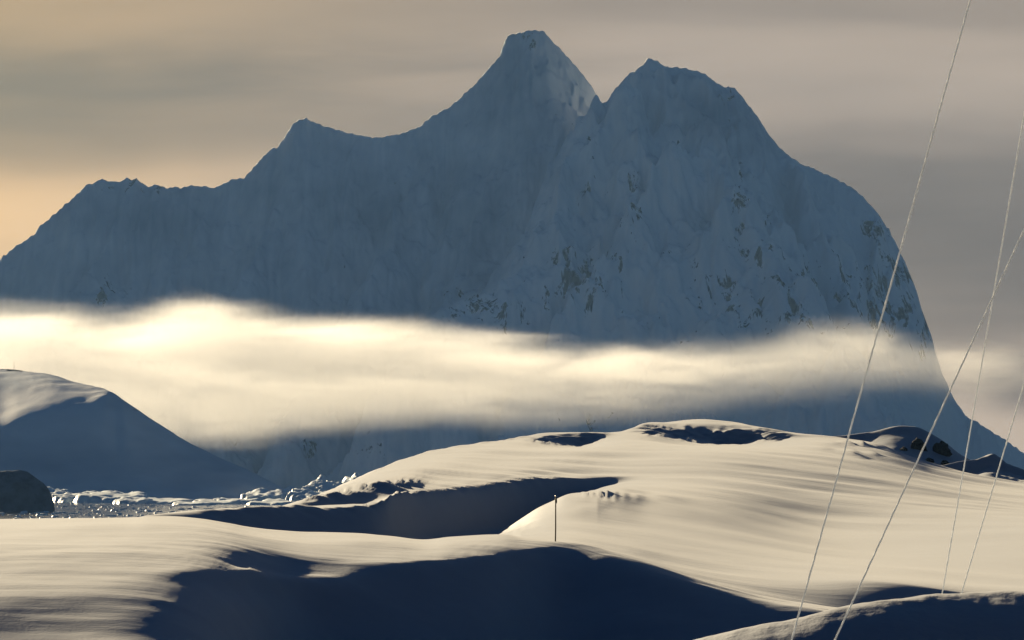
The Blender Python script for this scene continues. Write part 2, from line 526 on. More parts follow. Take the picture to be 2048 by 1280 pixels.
# wind ripples and sastrugi, long in the wind's direction
nearf = np.clip((D - 60) / 60, 0, 1) * np.clip((260 - D) / 40, 0, 1)
farf = np.clip((D - 220) / 60, 0, 1)
rip = nearf * (fbm(X / 6.0, D / 3.2, 3, 2) * 0.034 + fbm(X / 9.0, D / 12.0, 2, 6) * 0.09 + fbm(X / 1.6, D / 1.4, 2, 5) * 0.007)
rip += farf * (fbm(X / 18.0, D / 13.0, 2, 8) * 0.13 + fbm(X / 9.0, D / 9.0, 1, 15) * 0.03)
first = [l_[1][0][1] for l_ in LINES]
sst = lambda a, b: (lambda q: q * q * (3 - 2 * q))(np.clip((cols - a) / (b - a), 0, 1))
for key, wd, am, c0, c1 in ((316, 5.0, 0.14, 380, 1150), (365, 5.0, 0.26, 560, 860), (470, 8.0, 0.26, 1040, 1230), (470, 7.0, 0.34, 1260, 1600),
                            (485, 6.0, 0.22, 1250, 1600)):     # ragged cornices
    off = D - Dk[first.index(key)][None, :]
    rip += (sst(c0, c0 + 60) * (1 - sst(c1 - 60, c1)))[None, :] * np.exp(-(off / wd) ** 2) * am * (fbm(X / 4.5, D / 4.0, 3, 300 + key) + 0.5 * fbm(X / 1.8, D / 1.6, 2, 310 + key))
band = np.clip((D - 225) / 10, 0, 1) * np.clip((460 - D) / 60, 0, 1)
rip += band * fbm(X / 9.0, D / 5.0, 2, 19) * 0.03
rip += fbm(X / 0.25, D / 0.7, 3, 13) * 0.006 * np.clip((40 - D) / 10, 0, 1)
Z = Z + rip


def drift(pts, amp, wd):
    """a small wind-blown ridge along (column, distance) points"""
    global Z
    pc = [p_[0] for p_ in pts]
    dl = np.interp(cols, pc, [p_[1] for p_ in pts])
    u_ = np.clip((cols - pc[0]) / (pc[-1] - pc[0]), 0, 1)
    am = amp * np.sin(np.pi * u_) ** 2
    off = D - dl[None, :]
    off = np.where(off > 0, off / (wd * 1.8), off / wd)       # steep towards the camera, long tail behind
    Z = Z + am[None, :] * np.exp(-off ** 2)


drift([(380, 181), (500, 193), (600, 197.5), (700, 200), (760, 201), (860, 202.5)], 0.60, 1.7)
drift([(250, 182), (400, 187), (560, 197.5)], 0.12, 2.0)
rs = random.Random(3)
for k in range(12):
    c_ = 1125 + 14 * k + rs.uniform(-15, 15)
    d_ = 360 + 2.4 * k
    drift([(c_, d_), (c_ + 50, d_ + 0.4), (c_ + 120, d_ + 1.6)], rs.uniform(0.08, 0.20), rs.uniform(0.5, 0.9))
for k in range(7):
    c_ = rs.uniform(1540, 1680)
    d_ = rs.uniform(545, 590)
    drift([(c_, d_), (c_ + 50, d_ + 0.6), (c_ + 110, d_ + 2)], rs.uniform(0.15, 0.35), rs.uniform(0.9, 1.6))
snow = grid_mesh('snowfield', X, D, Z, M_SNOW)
tag(snow, kind='structure')


def ground_z(col, d):
    j = int(np.argmin(np.abs(cols - col)))
    return float(np.interp(d, D[:, j], Z[:, j]))


# ------------------------------------------------------------------ the sea
m, t = new_mat('cold_sea')
tcn = t.n('ShaderNodeTexCoord')
p = t.n('ShaderNodeBsdfPrincipled')
ov = tcn.outputs['Object']
n = t.noise(ov, 0.05, 4, 0.6)
t.put(p.inputs['Base Color'], t.mix(t.ss(n, 0.4, 0.6), (0.02, 0.035, 0.05, 1), (0.04, 0.06, 0.075, 1)))
p.inputs['Roughness'].default_value = 0.12
bp = t.n('ShaderNodeBump')
bp.inputs['Distance'].default_value = 0.12
t.put(bp.inputs['Height'], t.noise(ov, 0.35, 4, 0.6))
t.t.links.new(bp.outputs[0], p.inputs['Normal'])
o = t.n('ShaderNodeOutputMaterial')
t.t.links.new(p.outputs[0], o.inputs[0])
gx, gy = np.meshgrid(np.linspace(-40000, 40000, 9), np.linspace(-300, 58000, 9))
sea = grid_mesh('sea', gx, gy, np.full_like(gx, SEA), m)
tag(sea, kind='structure')

# ------------------------------------------------------------------ the mountain
# ridge lines: (column, row, distance)
skyL = [(-900, 900, 8300), (-600, 800, 8250), (-350, 700, 8200), (-150, 590, 8100), (0, 516, 8000), (35, 486, 8000),
        (70, 466, 8000), (75, 454, 8000), (110, 424, 8000), (150, 390, 8000), (175, 365, 8000), (205, 355, 8000),
        (222, 359, 8000), (240, 360, 8000), (255, 352, 8000), (265, 356, 8000), (272, 351, 8000), (283, 362, 8000),
        (298, 373, 8000), (308, 365, 8000), (330, 370, 8000), (345, 374, 8000), (352, 369, 8000), (360, 374, 8000),
        (380, 365, 8000), (400, 369, 8000), (430, 373, 8000), (460, 358, 8000), (490, 350, 8000), (520, 318, 8000),
        (540, 296, 8000), (555, 292, 8000), (570, 270, 8000), (585, 247, 8000), (598, 236, 8000), (612, 231, 8000),
        (622, 241, 8000), (660, 253, 8000), (700, 265, 8000), (745, 271, 8000), (800, 266, 8000), (840, 250, 8000),
        (865, 228, 8000), (900, 211, 8000), (950, 166, 8000), (985, 126, 8000), (1000, 110, 8000), (1012, 94, 8000), (1022, 80, 8000),
        (1034, 67, 8000), (1055, 57, 8000), (1088, 60, 8000), (1100, 75, 8000), (1130, 105, 8000), (1160, 140, 8000),
        (1180, 165, 8000), (1195, 192, 8000), (1204, 212, 8000), (1230, 260, 8000), (1300, 330, 8000)]
skyR = [(1206, 212, 7780), (1230, 176, 7790), (1260, 145, 7800), (1285, 128, 7800), (1298, 113, 7800), (1308, 117, 7800),
        (1330, 130, 7800), (1370, 134, 7800), (1410, 145, 7800), (1430, 164, 7800), (1450, 171, 7800), (1470, 174, 7800),
        (1490, 200, 7800), (1510, 225, 7800), (1540, 270, 7800), (1560, 295, 7800), (1600, 325, 7800), (1660, 350, 7800),
        (1700, 370, 7800), (1725, 390, 7800), (1760, 432, 7800), (1790, 482, 7800), (1810, 522, 7790), (1830, 572, 7780),
        (1845, 622, 7770), (1860, 662, 7760), (1870, 702, 7750), (1885, 746, 7740), (1905, 790, 7730), (1930, 828, 7720),
        (1960, 846, 7700), (2000, 870, 7690), (2048, 905, 7680), (2110, 950, 7670), (2180, 990, 7660)]
spurs = [
    ([(1204, 214, 7780), (1160, 292, 7660), (1118, 372, 7570), (1092, 450, 7500), (1010, 560, 7420), (890, 640, 7330), (760, 790, 7180)], 1.7, 1.25),
    ([(1268, 205, 7700), (1275, 300, 7630), (1262, 420, 7560), (1250, 520, 7490)], 1.8, 1.3),
    ([(1265, 205, 7700), (1320, 270, 7690), (1420, 290, 7650)], 1.6, 1.3),
    ([(1420, 292, 7650), (1340, 352, 7570), (1290, 432, 7510), (1240, 512, 7450), (1200, 575, 7410), (1120, 655, 7340), (1040, 800, 7200), (960, 930, 7080)], 1.5, 1.25),
    ([(1420, 292, 7650), (1465, 370, 7570), (1490, 455, 7520), (1560, 545, 7460), (1640, 650, 7390), (1720, 800, 7270), (1800, 930, 7150)], 1.5, 1.25),
    ([(1590, 330, 7780), (1620, 420, 7690), (1660, 540, 7600), (1700, 640, 7520), (1740, 760, 7420)], 1.9, 1.3),
    ([(1770, 450, 7790), (1745, 500, 7720), (1745, 600, 7640), (1770, 740, 7560)], 4.0, 1.5),
    ([(850, 330, 7930), (800, 420, 7850), (760, 520, 7720), (690, 700, 7560), (560, 860, 7400)], 1.9, 1.2),
    ([(560, 420, 7900), (520, 500, 7840), (480, 560, 7760), (400, 640, 7620), (330, 800, 7480)], 1.9, 1.2),
    ([(1040, 170, 7960), (1015, 300, 7870), (960, 450, 7770), (880, 600, 7650), (800, 760, 7500)], 1.5, 1.2),
    ([(700, 310, 7990), (660, 450, 7890), (600, 600, 7780), (500, 780, 7620)], 1.5, 1.2),
    ([(430, 420, 7980), (380, 520, 7900), (300, 660, 7780)], 1.5, 1.2),
    ([(240, 450, 7960), (225, 480, 7920), (195, 530, 7870), (150, 590, 7790), (60, 760, 7640)], 1.7, 1.2),
]
mx = np.concatenate([np.arange(-900, -60, 14), np.arange(-60, 2120, 3.2), np.arange(2120, 2500, 16)])
my = np.concatenate([np.linspace(6750, 7250, 60, endpoint=False), np.linspace(7250, 8030, 300), np.linspace(8040, 8900, 30)])
MX, MY = np.meshgrid((mx - CX) * PX * 7800, my)
warp = fbm(MX / 60, MY / 160, 4, 31) * 16
wx = MX + warp
wy = MY + fbm(MX / 90, MY / 90, 3, 41) * 14
MZ = np.full_like(MX, -400.0)


def tent(pts, sx, sy, step=3.0, warped=True):
    global MZ
    pr = np.array([[*xz(c, r_, d)[:1], d, xz(c, r_, d)[1]] for c, r_, d in pts])
    seg = []
    for a, b in zip(pr[:-1], pr[1:]):
        n = max(1, int(np.linalg.norm(b - a) / step))
        seg.append(a + (b - a) * np.linspace(0, 1, n, endpoint=False)[:, None])
    q = np.concatenate(seg + [pr[-1:]])
    xx, yy = (wx, wy) if warped else (MX, MY)
    for x0, y0, z0 in q:
        reach = (z0 + 60) / sx
        jj = np.where(np.abs(MX[0] - x0) < reach + 30)[0]
        if not len(jj):
            continue
        s = slice(jj[0], jj[-1] + 1)
        v = z0 - np.sqrt(((xx[:, s] - x0) * sx) ** 2 + ((yy[:, s] - y0) * sy) ** 2 + 1.0)
        np.maximum(MZ[:, s], v, out=MZ[:, s])


tent(skyL, 3.2, 1.35, 2.5, False)
tent(skyR, 4.0, 1.3, 1.0, False)
tent([(1007, 96, 8002), (1011, 88, 8002), (1009, 76, 8002), (1016, 66, 8002), (1026, 60, 8002), (1040, 58, 8002)], 4.0, 7.0, 1.5, False)
tent([(1294, 122, 7802), (1299, 112, 7802), (1306, 119, 7802)], 4.0, 7.0, 1.5, False)
for pts, sx, sy in spurs:
    tent(pts, sx, sy, 6.0)
# fluting of the ice faces, gullies, and fine relief; quiet along the skyline itself
sky_z = np.max(MZ, axis=0)[None, :]
deep = np.clip((sky_z - MZ) / 60, 0, 1) * np.clip((1900 - (MX / (PX * 7800) + CX)) / 120, 0.15, 1)
# diagonal ribs on the right-hand peak
ribw = np.clip((MX - 60) / 80, 0, 1) * np.clip((560 - MX) / 120, 0, 1)
MZ += deep * ribw * 22 * (np.clip(ridged((MX + 0.55 * (MY - 7500)) / 95, (MY - 0.3 * MX) / 420, 2, 120), 0, 1.4) - 0.5)
calmL = 0.5 + 0.5 * np.clip((MX + 20) / 150, 0, 1)          # the long left wall is smoother than the ribbed right peak
MZ += deep * calmL * (ridged(wx / 30, MY / 300, 3, 51) * 1.6 + fbm(wx / 90, MY / 90, 5, 61) * 20.0 + ridged(wx / 110, wy / 120, 5, 66) * 24.0)
MZ -= deep * 9 * np.clip(ridged(wx / 60, wy / 260, 2, 91), 0, 1) ** 2
MZ += fbm(MX / 9, MY / 11, 3, 71) * (2.0 + 1.0 * deep)
mcol = MX / (PX * MY) + CX
mrow = HY - MZ / (PX * MY)
rock = np.zeros_like(MX)
for c, r_, sw, sh, a in ((1165, 540, 90, 80, .60), (950, 610, 110, 45, .60), (1090, 600, 70, 50, .52), (1478, 410, 18, 90, .70),
                         (1520, 500, 45, 50, .62), (1600, 560, 90, 55, .58), (1440, 590, 80, 45, .60), (1680, 560, 60, 60, .52),
                         (1785, 580, 85, 110, .72), (1765, 470, 45, 40, .62), (1850, 660, 40, 70, .72), (205, 580, 50, 40, .50),
                         (1180, 350, 24, 90, .46), (1262, 430, 28, 90, .52), (1345, 510, 50, 40, .40), (620, 900, 20, 50, .60),
                         (760, 890, 80, 40, .42), (1150, 860, 80, 40, .46), (1560, 630, 110, 30, .52), (600, 240, 22, 14, .5),
                         (280, 370, 120, 22, .50), (1050, 75, 50, 20, .45), (1320, 130, 60, 20, .45), (1560, 640, 300, 80, .36),
                         (1480, 200, 60, 50, .42)):
    rock = np.maximum(rock, a * np.exp(-((mcol - c) / sw) ** 2 - ((mrow - r_) / sh) ** 2))
rock *= 0.85 + 0.4 * fbm(MX / 24, MZ / 40, 4, 81)
ice = np.zeros_like(MX)  # dark blue tint that paints shade into the bowl and the facets
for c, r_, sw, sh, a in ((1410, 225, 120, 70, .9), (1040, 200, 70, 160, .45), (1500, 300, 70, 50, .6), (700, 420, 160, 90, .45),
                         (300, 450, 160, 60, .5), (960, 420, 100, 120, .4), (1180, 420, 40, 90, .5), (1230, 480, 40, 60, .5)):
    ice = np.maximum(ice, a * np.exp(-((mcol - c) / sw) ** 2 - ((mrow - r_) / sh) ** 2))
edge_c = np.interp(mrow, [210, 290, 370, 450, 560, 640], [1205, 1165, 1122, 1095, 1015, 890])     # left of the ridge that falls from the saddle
ice += 0.42 * np.clip((edge_c - mcol) / 50, 0, 1) - 0.14  # painted darker on that side, so the right peak stands out paler
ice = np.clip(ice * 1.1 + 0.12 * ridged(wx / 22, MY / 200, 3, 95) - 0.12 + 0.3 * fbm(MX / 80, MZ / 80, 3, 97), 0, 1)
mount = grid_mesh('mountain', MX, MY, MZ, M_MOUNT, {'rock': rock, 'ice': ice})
tag(mount, kind='structure')


# ------------------------------------------------------------------ lower hills behind the bay
def hill(name, lines, n, c0, c1, step, mat, amp, wl, seed, rocks=()):
    cs = np.arange(c0, c1 + 0.1, step)
    Dl = np.array([pchip([p[0] for p in L], [p[1] for p in L], cs) for L in lines])
    Rl = np.array([pchip([p[0] for p in L], [p[2] for p in L], cs) for L in lines])
    Zl = (HY - Rl) * PX * Dl
    Ml = slopes(Dl, Zl)
    a, b = [], []
    for k in range(len(lines) - 1):
        for j in range(n + (1 if k == len(lines) - 2 else 0)):
            u = j / n
            h = Dl[k + 1] - Dl[k]
            a.append(Dl[k] + u * h)
            b.append((2 * u ** 3 - 3 * u ** 2 + 1) * Zl[k] + (u ** 3 - 2 * u ** 2 + u) * h * Ml[k]
                     + (-2 * u ** 3 + 3 * u ** 2) * Zl[k + 1] + (u ** 3 - u ** 2) * h * Ml[k + 1])
    A, B = np.array(a), np.array(b)
    XX = (cs[None, :] - CX) * PX * A
    B = B + fbm(XX / wl, A / wl, 4, seed) * amp
    rc, rr = np.broadcast_to(cs[None, :], A.shape), HY - B / (PX * A)
    rk = np.zeros_like(A)
    for c, r_, sw, sh, v in rocks:
        rk = np.maximum(rk, v * np.exp(-((rc - c) / sw) ** 2 - ((rr - r_) / sh) ** 2))
    shade_tint = np.clip(0.12 + 0.5 * fbm(XX / (wl * 1.6), B / (wl * 0.5), 4, seed + 20), 0, 0.7)  # patchy blue tint standing in for relief shading on the slope
    o = grid_mesh(name, XX, A, B, mat, {'rock': rk, 'ice': shade_tint})
    tag(o, kind='structure')
    return lambda c, r_: float(A[np.argmax(rr[:, int(np.argmin(np.abs(cs - c)))] <= r_), int(np.argmin(np.abs(cs - c)))])


foot = zrow(-18, 3650)
hill('snow_hill', [
    [(-700, 3620, zrow(-17, 3620)), (640, 3640, zrow(-17, 3640))],
    [(-700, 3700, 975), (0, 3700, 965), (250, 3700, 970), (450, 3700, 985), (560, 3710, 1000), (640, 3720, 1006)],
    [(-700, 3770, 905), (-200, 3770, 880), (0, 3780, 856), (40, 3790, 836), (100, 3800, 818), (170, 3815, 806), (215, 3835, 790), (235, 3840, 796), (300, 3835, 842), (350, 3830, 876),
     (420, 3825, 912), (480, 3815, 942), (560, 3800, 980), (640, 3790, 1008)],
    [(-700, 4260, 800), (-300, 4250, 760), (0, 4220, 741), (90, 4120, 748), (150, 4020, 763), (200, 3920, 776), (222, 3870, 782), (250, 3864, 800), (300, 3858, 834),
     (350, 3852, 867), (420, 3845, 904), (480, 3835, 935), (560, 3825, 974), (640, 3815, 1006)],
    [(-700, 4700, zrow(-18, 4700)), (0, 4650, zrow(-18, 4650)), (222, 4200, zrow(-18, 4200)), (640, 4000, zrow(-18, 4000))]],
    26, -700, 640, 4, M_FARSNOW, 2.2, 85, 5, ((30, 740, 45, 4, .9), (280, 818, 18, 7, .6)))

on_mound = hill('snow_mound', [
    [(1600, 800, zrow(-18, 800)), (2200, 800, zrow(-18, 800))],
    [(1600, 815, 955), (1740, 815, 945), (1850, 815, 960), (1960, 815, 975), (2200, 815, 1010)],
    [(1600, 846, 898), (1700, 846, 886), (1740, 846, 878), (1790, 845.5, 868), (1830, 843, 876), (1880, 838, 905), (1930, 832, 935), (2000, 830, 965), (2200, 828, 1010)],
    [(1600, 850, 880), (1700, 850, 868), (1740, 850, 863), (1800, 850, 850), (1830, 850, 853), (1860, 850, 866), (1890, 850, 884), (1920, 850, 908), (1950, 850, 925), (2000, 850, 955), (2200, 850, 1010)],
    [(1600, 920, zrow(-18, 920)), (2200, 920, zrow(-18, 920))]],
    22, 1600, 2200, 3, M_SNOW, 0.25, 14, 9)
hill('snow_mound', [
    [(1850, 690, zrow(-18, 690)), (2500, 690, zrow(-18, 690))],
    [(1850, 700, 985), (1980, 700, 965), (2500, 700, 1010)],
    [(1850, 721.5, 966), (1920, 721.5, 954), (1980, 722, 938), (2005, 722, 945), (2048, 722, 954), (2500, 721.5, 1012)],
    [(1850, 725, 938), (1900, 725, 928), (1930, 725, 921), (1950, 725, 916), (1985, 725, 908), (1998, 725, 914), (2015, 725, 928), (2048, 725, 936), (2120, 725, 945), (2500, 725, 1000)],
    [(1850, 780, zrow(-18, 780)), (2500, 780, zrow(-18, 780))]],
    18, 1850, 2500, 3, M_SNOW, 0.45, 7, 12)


# ------------------------------------------------------------------ rocks on the mound
def blob(rx, ry, rz, seed, sub=4, rough=0.35, flat=None):
    bm = bmesh.new()
    bmesh.ops.create_icosphere(bm, subdivisions=sub, radius=1)
    co = np.array([v.co[:] for v in bm.verts])
    n = fbm(co[:, 0] * 1.3 + co[:, 2] * 0.9, co[:, 1] * 1.3 - co[:, 2] * 0.7, 4, seed, 0.6)
    n2 = ridged(co[:, 0] * 2.1 - co[:, 2], co[:, 1] * 2.1 + co[:, 2], 3, seed + 5)
    for v, a, b in zip(bm.verts, n, n2):
        v.co *= 1 + rough * a + rough * 0.25 * b
        if flat is not None and v.co.z > flat:
            v.co.z = flat + (v.co.z - flat) * 0.3
        v.co.x *= rx
        v.co.y *= ry
        v.co.z *= rz
    return bm


for (c, r_, wpx, hpx, lab) in (
        (1882, 909, 30, 40, 'largest black rock face showing through the shaded snow mound'),
        (1838, 898, 26, 30, 'jagged black rock in the middle of the shaded snow mound'),
        (1806, 902, 13, 12, 'smallest black rock at the left of the shaded snow mound'),
        (1890, 931, 20, 14, 'low black rock under the largest rock at the mound foot'),
        (1858, 924, 16, 12, 'small black rock half buried between the two big rocks')):
    d = on_mound(c, r_)
    q = P(c, r_, d)
    bm = blob(wpx * 0.55 * PX * d, 0.9, hpx * 0.55 * PX * d, c % 37, 3, 0.45)
    o = mesh_obj('rock_outcrop', bm, M_ROCK)
    o.location = q
    tag(o, lab, 'rock', 'rocks showing through the snow mound')

# ------------------------------------------------------------------ ice on the sea
rnd = random.Random(5)


def berg(name, c, r_base, wpx, hpx, label, group, seed, mat=M_ICE, slope=0.10, front=None, depth=2.0):
    """floating ice: a ragged cliff towards the camera, the top rising gently to the back"""
    d = -SEA / ((r_base - HY) * PX)
    rx, hz_ = wpx * 0.5 * PX * d, hpx * PX * d
    ry = rx * depth
    front = max(0.3, 1 - slope * 2 * ry / hz_) if front is None else front
    n_ = 34
    a_, b_ = np.meshgrid(np.linspace(-1.15, 1.15, n_), np.linspace(-1.15, 1.15, n_))
    rad = np.sqrt(a_ ** 2 + b_ ** 2) + 0.30 * fbm(a_ * 1.3, b_ * 1.3, 3, seed)
    edge_ = np.clip((1.0 - rad) / 0.20, 0, 1)
    edge_ = edge_ * edge_ * (3 - 2 * edge_)
    prof = 0.78 + 0.34 * fbm(a_ * 1.3, b_ * 0.4, 2, seed + 7)
    top_ = hz_ * (front + (1 - front) * (b_ + 1) * 0.5) * prof + hz_ * 0.08 * ridged(a_ * 2.8, b_ * 2.2, 3, seed + 11)
    zz_ = -2.5 + edge_ * np.maximum(top_ + 2.5, 0)
    o = grid_mesh(name, a_ * rx, b_ * ry, zz_, mat)
    o.location = ((c - CX) * PX * d, d + ry, SEA)
    return tag(o, label, 'iceberg', group)


M_ISLET = plain_mat('islet_rock', (0.08, 0.10, 0.12), (0.15, 0.18, 0.21), 0.12, 1.0, 0.4)
dI = -SEA / ((1024 - HY) * PX)
bm = blob(98 * PX * dI, 16, 86 * PX * dI, 21, 4, 0.10)
islet = mesh_obj('rock_islet', bm, M_ISLET, smooth=True)
islet.location = ((8 - CX) * PX * dI, dI + 10, SEA - 1.5)
tag(islet, 'low rounded dark rock islet at the left edge, wholly in shade', 'islet')
GB = 'bergs in the ice-filled bay'
for c, rb, wp, hp, lab in (
        (82, 1004, 70, 40, 'sunlit iceberg just right of the low dark rock islet'),
        (140, 1005, 78, 38, 'broad iceberg with a bright tilted top, second right of the dark islet'),
        (215, 1006, 108, 34, 'long low iceberg with a bright slanting top under the left snow hill'),
        (264, 1008, 60, 20, 'small iceberg at the right tip of the long slanting one'),
        (325, 1008, 96, 22, 'flat iceberg with a thin curved bright rim below the snow hill'),
        (376, 1011, 64, 15, 'low ice slab with bright streak in the middle of the bay'),
        (424, 1009, 76, 20, 'rounded low iceberg in front of the hill foot, mid bay'),
        (470, 1008, 66, 24, 'knobbly iceberg with a bright peak right of mid bay'),
        (524, 1004, 74, 38, 'iceberg with bright top at the tip of the left snow hill'),
        (548, 1010, 84, 17, 'long thin ice slab close to the snow ridge'),
        (585, 1003, 56, 42, 'angular grey iceberg right of the hill tip'),
        (612, 1005, 64, 38, 'pale leaning iceberg against the left flank of the snow dome'),
        (640, 1002, 64, 52, 'jumbled iceberg beside the snow dome, below the skyline bergs'),
        (662, 1001, 64, 58, 'tall ragged iceberg in the group beside the snow dome'),
        (690, 999, 64, 62, 'highest ragged iceberg left of the snow dome'),
        (724, 999, 56, 58, 'rightmost ragged iceberg, half hidden by the snow dome')):
    berg('iceberg', c, rb, wp * 1.45, hp * (0.8 if c < 280 or c > 500 else 0.6), lab, GB, int(c) % 61)
# broken brash: uncountable chips
bmv, bmf = [], []
for i in range(2600):
    c = rnd.uniform(-120, 700)
    rb = 1000 + 38 * rnd.random() ** 1.2 if rnd.random() < 0.75 else rnd.uniform(984, 1002)
    d = -SEA / ((rb - HY) * PX)
    x = (c - CX) * PX * d
    s = (0.25 + 1.3 * rnd.random() ** 3) * (1.3 if rb < 1005 else 0.8)
    hgt = s * rnd.uniform(0.25, 0.8)
    k0 = len(bmv)
    nn = rnd.randint(5, 7)
    a0 = rnd.random() * 6
    for j in range(nn):
        a = a0 + 6.283 * j / nn
        rr = s * rnd.uniform(0.7, 1.3)
        bmv.append((x + rr * 1.5 * math.cos(a), d + rr * math.sin(a), SEA - 0.1))
    for j in range(nn):
        b = bmv[k0 + j]
        bmv.append((x + (b[0] - x) * 0.7, d + (b[1] - d) * 0.7, SEA + hgt * rnd.uniform(0.5, 1.2)))
    for j in range(nn):
        bmf.append((k0 + j, k0 + (j + 1) % nn, k0 + nn + (j + 1) % nn, k0 + nn + j))
    bmf.append(tuple(k0 + nn + j for j in range(nn)))
me = bpy.data.meshes.new('brash_ice')
me.from_pydata(bmv, [], bmf)
me.materials.append(M_ICE)
brash = bpy.data.objects.new('brash_ice', me)
sc.collection.objects.link(brash)
tag(brash, 'broken brash ice floating on the dark bay below the hill', 'brash ice', kind='stuff')

# tiny marker on the far hill top
bm = bmesh.new()
bmesh.ops.create_cone(bm, cap_ends=True, segments=8, radius1=0.16, radius2=0.10, depth=7.0)
o = mesh_obj('survey_marker', bm, M_POLE)
o.location = P(28, 733, 4215)
tag(o, 'tiny thin post on the top of the left snow hill', 'post')


# ------------------------------------------------------------------ marker pole on the mound
def tube(bm, pts, rads, seg=10):
    rings = []
    for k, (p_, r_) in enumerate(zip(pts, rads)):
        p_ = Vector(p_)
        tdir = (Vector(pts[min(k + 1, len(pts) - 1)]) - Vector(pts[max(k - 1, 0)])).normalized()
        a = tdir.orthogonal().normalized() if abs(tdir.z) < 0.9 else Vector((1, 0, 0))
        a = (a - tdir * a.dot(tdir)).normalized()
        b = tdir.cross(a)
        rings.append([bm.verts.new(p_ + r_ * (a * math.cos(6.28319 * j / seg) + b * math.sin(6.28319 * j / seg))) for j in range(seg)])
    for u, v in zip(rings[:-1], rings[1:]):
        for j in range(seg):
            bm.faces.new((u[j], u[(j + 1) % seg], v[(j + 1) % seg], v[j]))
    bm.faces.new(list(reversed(rings[0])))
    bm.faces.new(rings[-1])


pd = 224.6
pole = empty('marker_pole', (P(1110, 1082, pd).x, pd, ground_z(1110, pd)))
h = (1082 - 993) * PX * pd
bm = bmesh.new()
lean = 0.045
pts, rads = [], []
for k in range(13):
    f = k / 12
    pts.append((lean * f + 0.01 * math.sin(f * 5), 0, -0.4 + (h + 0.4) * f))
    rads.append(0.034 - 0.006 * f)
tube(bm, pts, rads, 10)
mesh_obj('shaft', bm, M_POLE, pole, True)
bm = bmesh.new()
tube(bm, [(lean, 0, h - 0.30), (lean, 0, h - 0.24), (lean, 0, h - 0.12), (lean, 0, h - 0.06)], [0.03, 0.05, 0.05, 0.03], 10)
mesh_obj('wrapping', bm, M_POLE, pole, True)
bm = bmesh.new()
tube(bm, [(lean, 0, h - 0.02), (lean, 0, h + 0.02), (lean, 0, h + 0.06), (lean, 0, h + 0.08)], [0.025, 0.045, 0.04, 0.015], 10)
mesh_obj('knob', bm, M_METAL, pole, True)
tag(pole, 'thin upright marker pole standing on the shaded snow mound', 'pole')

# ------------------------------------------------------------------ guyed mast just right of the frame
MD = 22.0
mastx = P(2312, 0, MD).x
base_z = ground_z(2312, MD)
mast = empty('antenna_mast', (mastx, MD, base_z))
top = P(2312, -1330, MD).z - base_z
bm = bmesh.new()
tube(bm, [(0, 0, -0.5), (0, 0, top * 0.5), (0, 0, top + 0.25)], [0.035, 0.033, 0.03], 12)
mesh_obj('shaft', bm, M_METAL, mast, True)
lo = P(2312, -112, MD).z - base_z
for hh in (lo, top):
    bm = bmesh.new()
    tube(bm, [(0, 0, hh - 0.04), (0, 0, hh - 0.039), (0, 0, hh + 0.039), (0, 0, hh + 0.04)], [0.036, 0.06, 0.06, 0.036], 12)
    mesh_obj('guy_collar', bm, M_METAL, mast, True)
tag(mast, 'slim grey metal mast that carries the four frosted guy ropes', 'mast')


def rope(a, b, rad, label, sag=0.0):
    """three-strand laid rope: a trefoil section that twists along its length"""
    a, b = Vector(a), Vector(b)
    L = (b - a).length
    t_ = (b - a).normalized()
    u_ = t_.orthogonal().normalized()
    v_ = t_.cross(u_)
    pitch, seg = 0.10, 15
    n = int(L / (pitch / 10))
    s = np.linspace(0, 1, n + 1)
    ph = np.arange(seg) * 2 * np.pi / seg
    jit = 1 + 0.10 * fbm(s * L / 0.12, s * 0 + 3.3, 3, int(rad * 1e5) % 50)
    tw = s * L / pitch * 2 * np.pi / 3 * 1.0
    rr = rad * (0.68 + 0.36 * np.abs(np.cos(1.5 * (ph[None, :]))) ) * jit[:, None]
    an = ph[None, :] + tw[:, None]
    c = np.array(a)[None, :] + s[:, None] * np.array(b - a)[None, :]
    c[:, 2] -= sag * 4 * s * (1 - s)
    co = c[:, None, :] + rr[..., None] * (np.cos(an)[..., None] * np.array(u_) + np.sin(an)[..., None] * np.array(v_))
    co = np.concatenate([co, co[:, :1]], 1)
    return tag(grid_mesh('guy_rope', co[..., 0], co[..., 1], co[..., 2], M_ROPE), label, 'rope', 'guy ropes of the mast')


a1 = P(1451, 1754, 18.0)
a2 = P(1832, 1490, 28.0)
ctop, clow = (mastx, MD, base_z + top), (mastx, MD, base_z + lo)
for q in (a1, a2):
    # buried anchor stakes
    c = q.x / (PX * q.y) + CX
    st = empty('anchor_stake', (q.x, q.y, ground_z(c, q.y)))
    dz = q.z - st.location.z
    bm = bmesh.new()
    tube(bm, [(0, 0, -0.3), (0, 0, dz * 0.5), (0, 0, max(dz, 0.0) + 0.06)], [0.02, 0.022, 0.022], 8)
    mesh_obj('shaft', bm, M_METAL, st, True)
    tag(st, 'short metal stake in the snow at the foot of the ' + ('nearer' if q is a1 else 'farther') + ' rope pair', 'stake', 'stakes holding the guy ropes')
rope(a1, ctop, 0.0036, 'leftmost thick frosted rope, running the full height of the picture')
rope(a1, clow, 0.0036, 'thick frosted rope leaning right, crossing the bottom edge second from left')
rope(a2, ctop, 0.0036, 'thinner steep rope third from left, ending behind the near snow bank', 0.03)
rope(a2, clow, 0.0036, 'rightmost thin rope, ending behind the near snow bank')

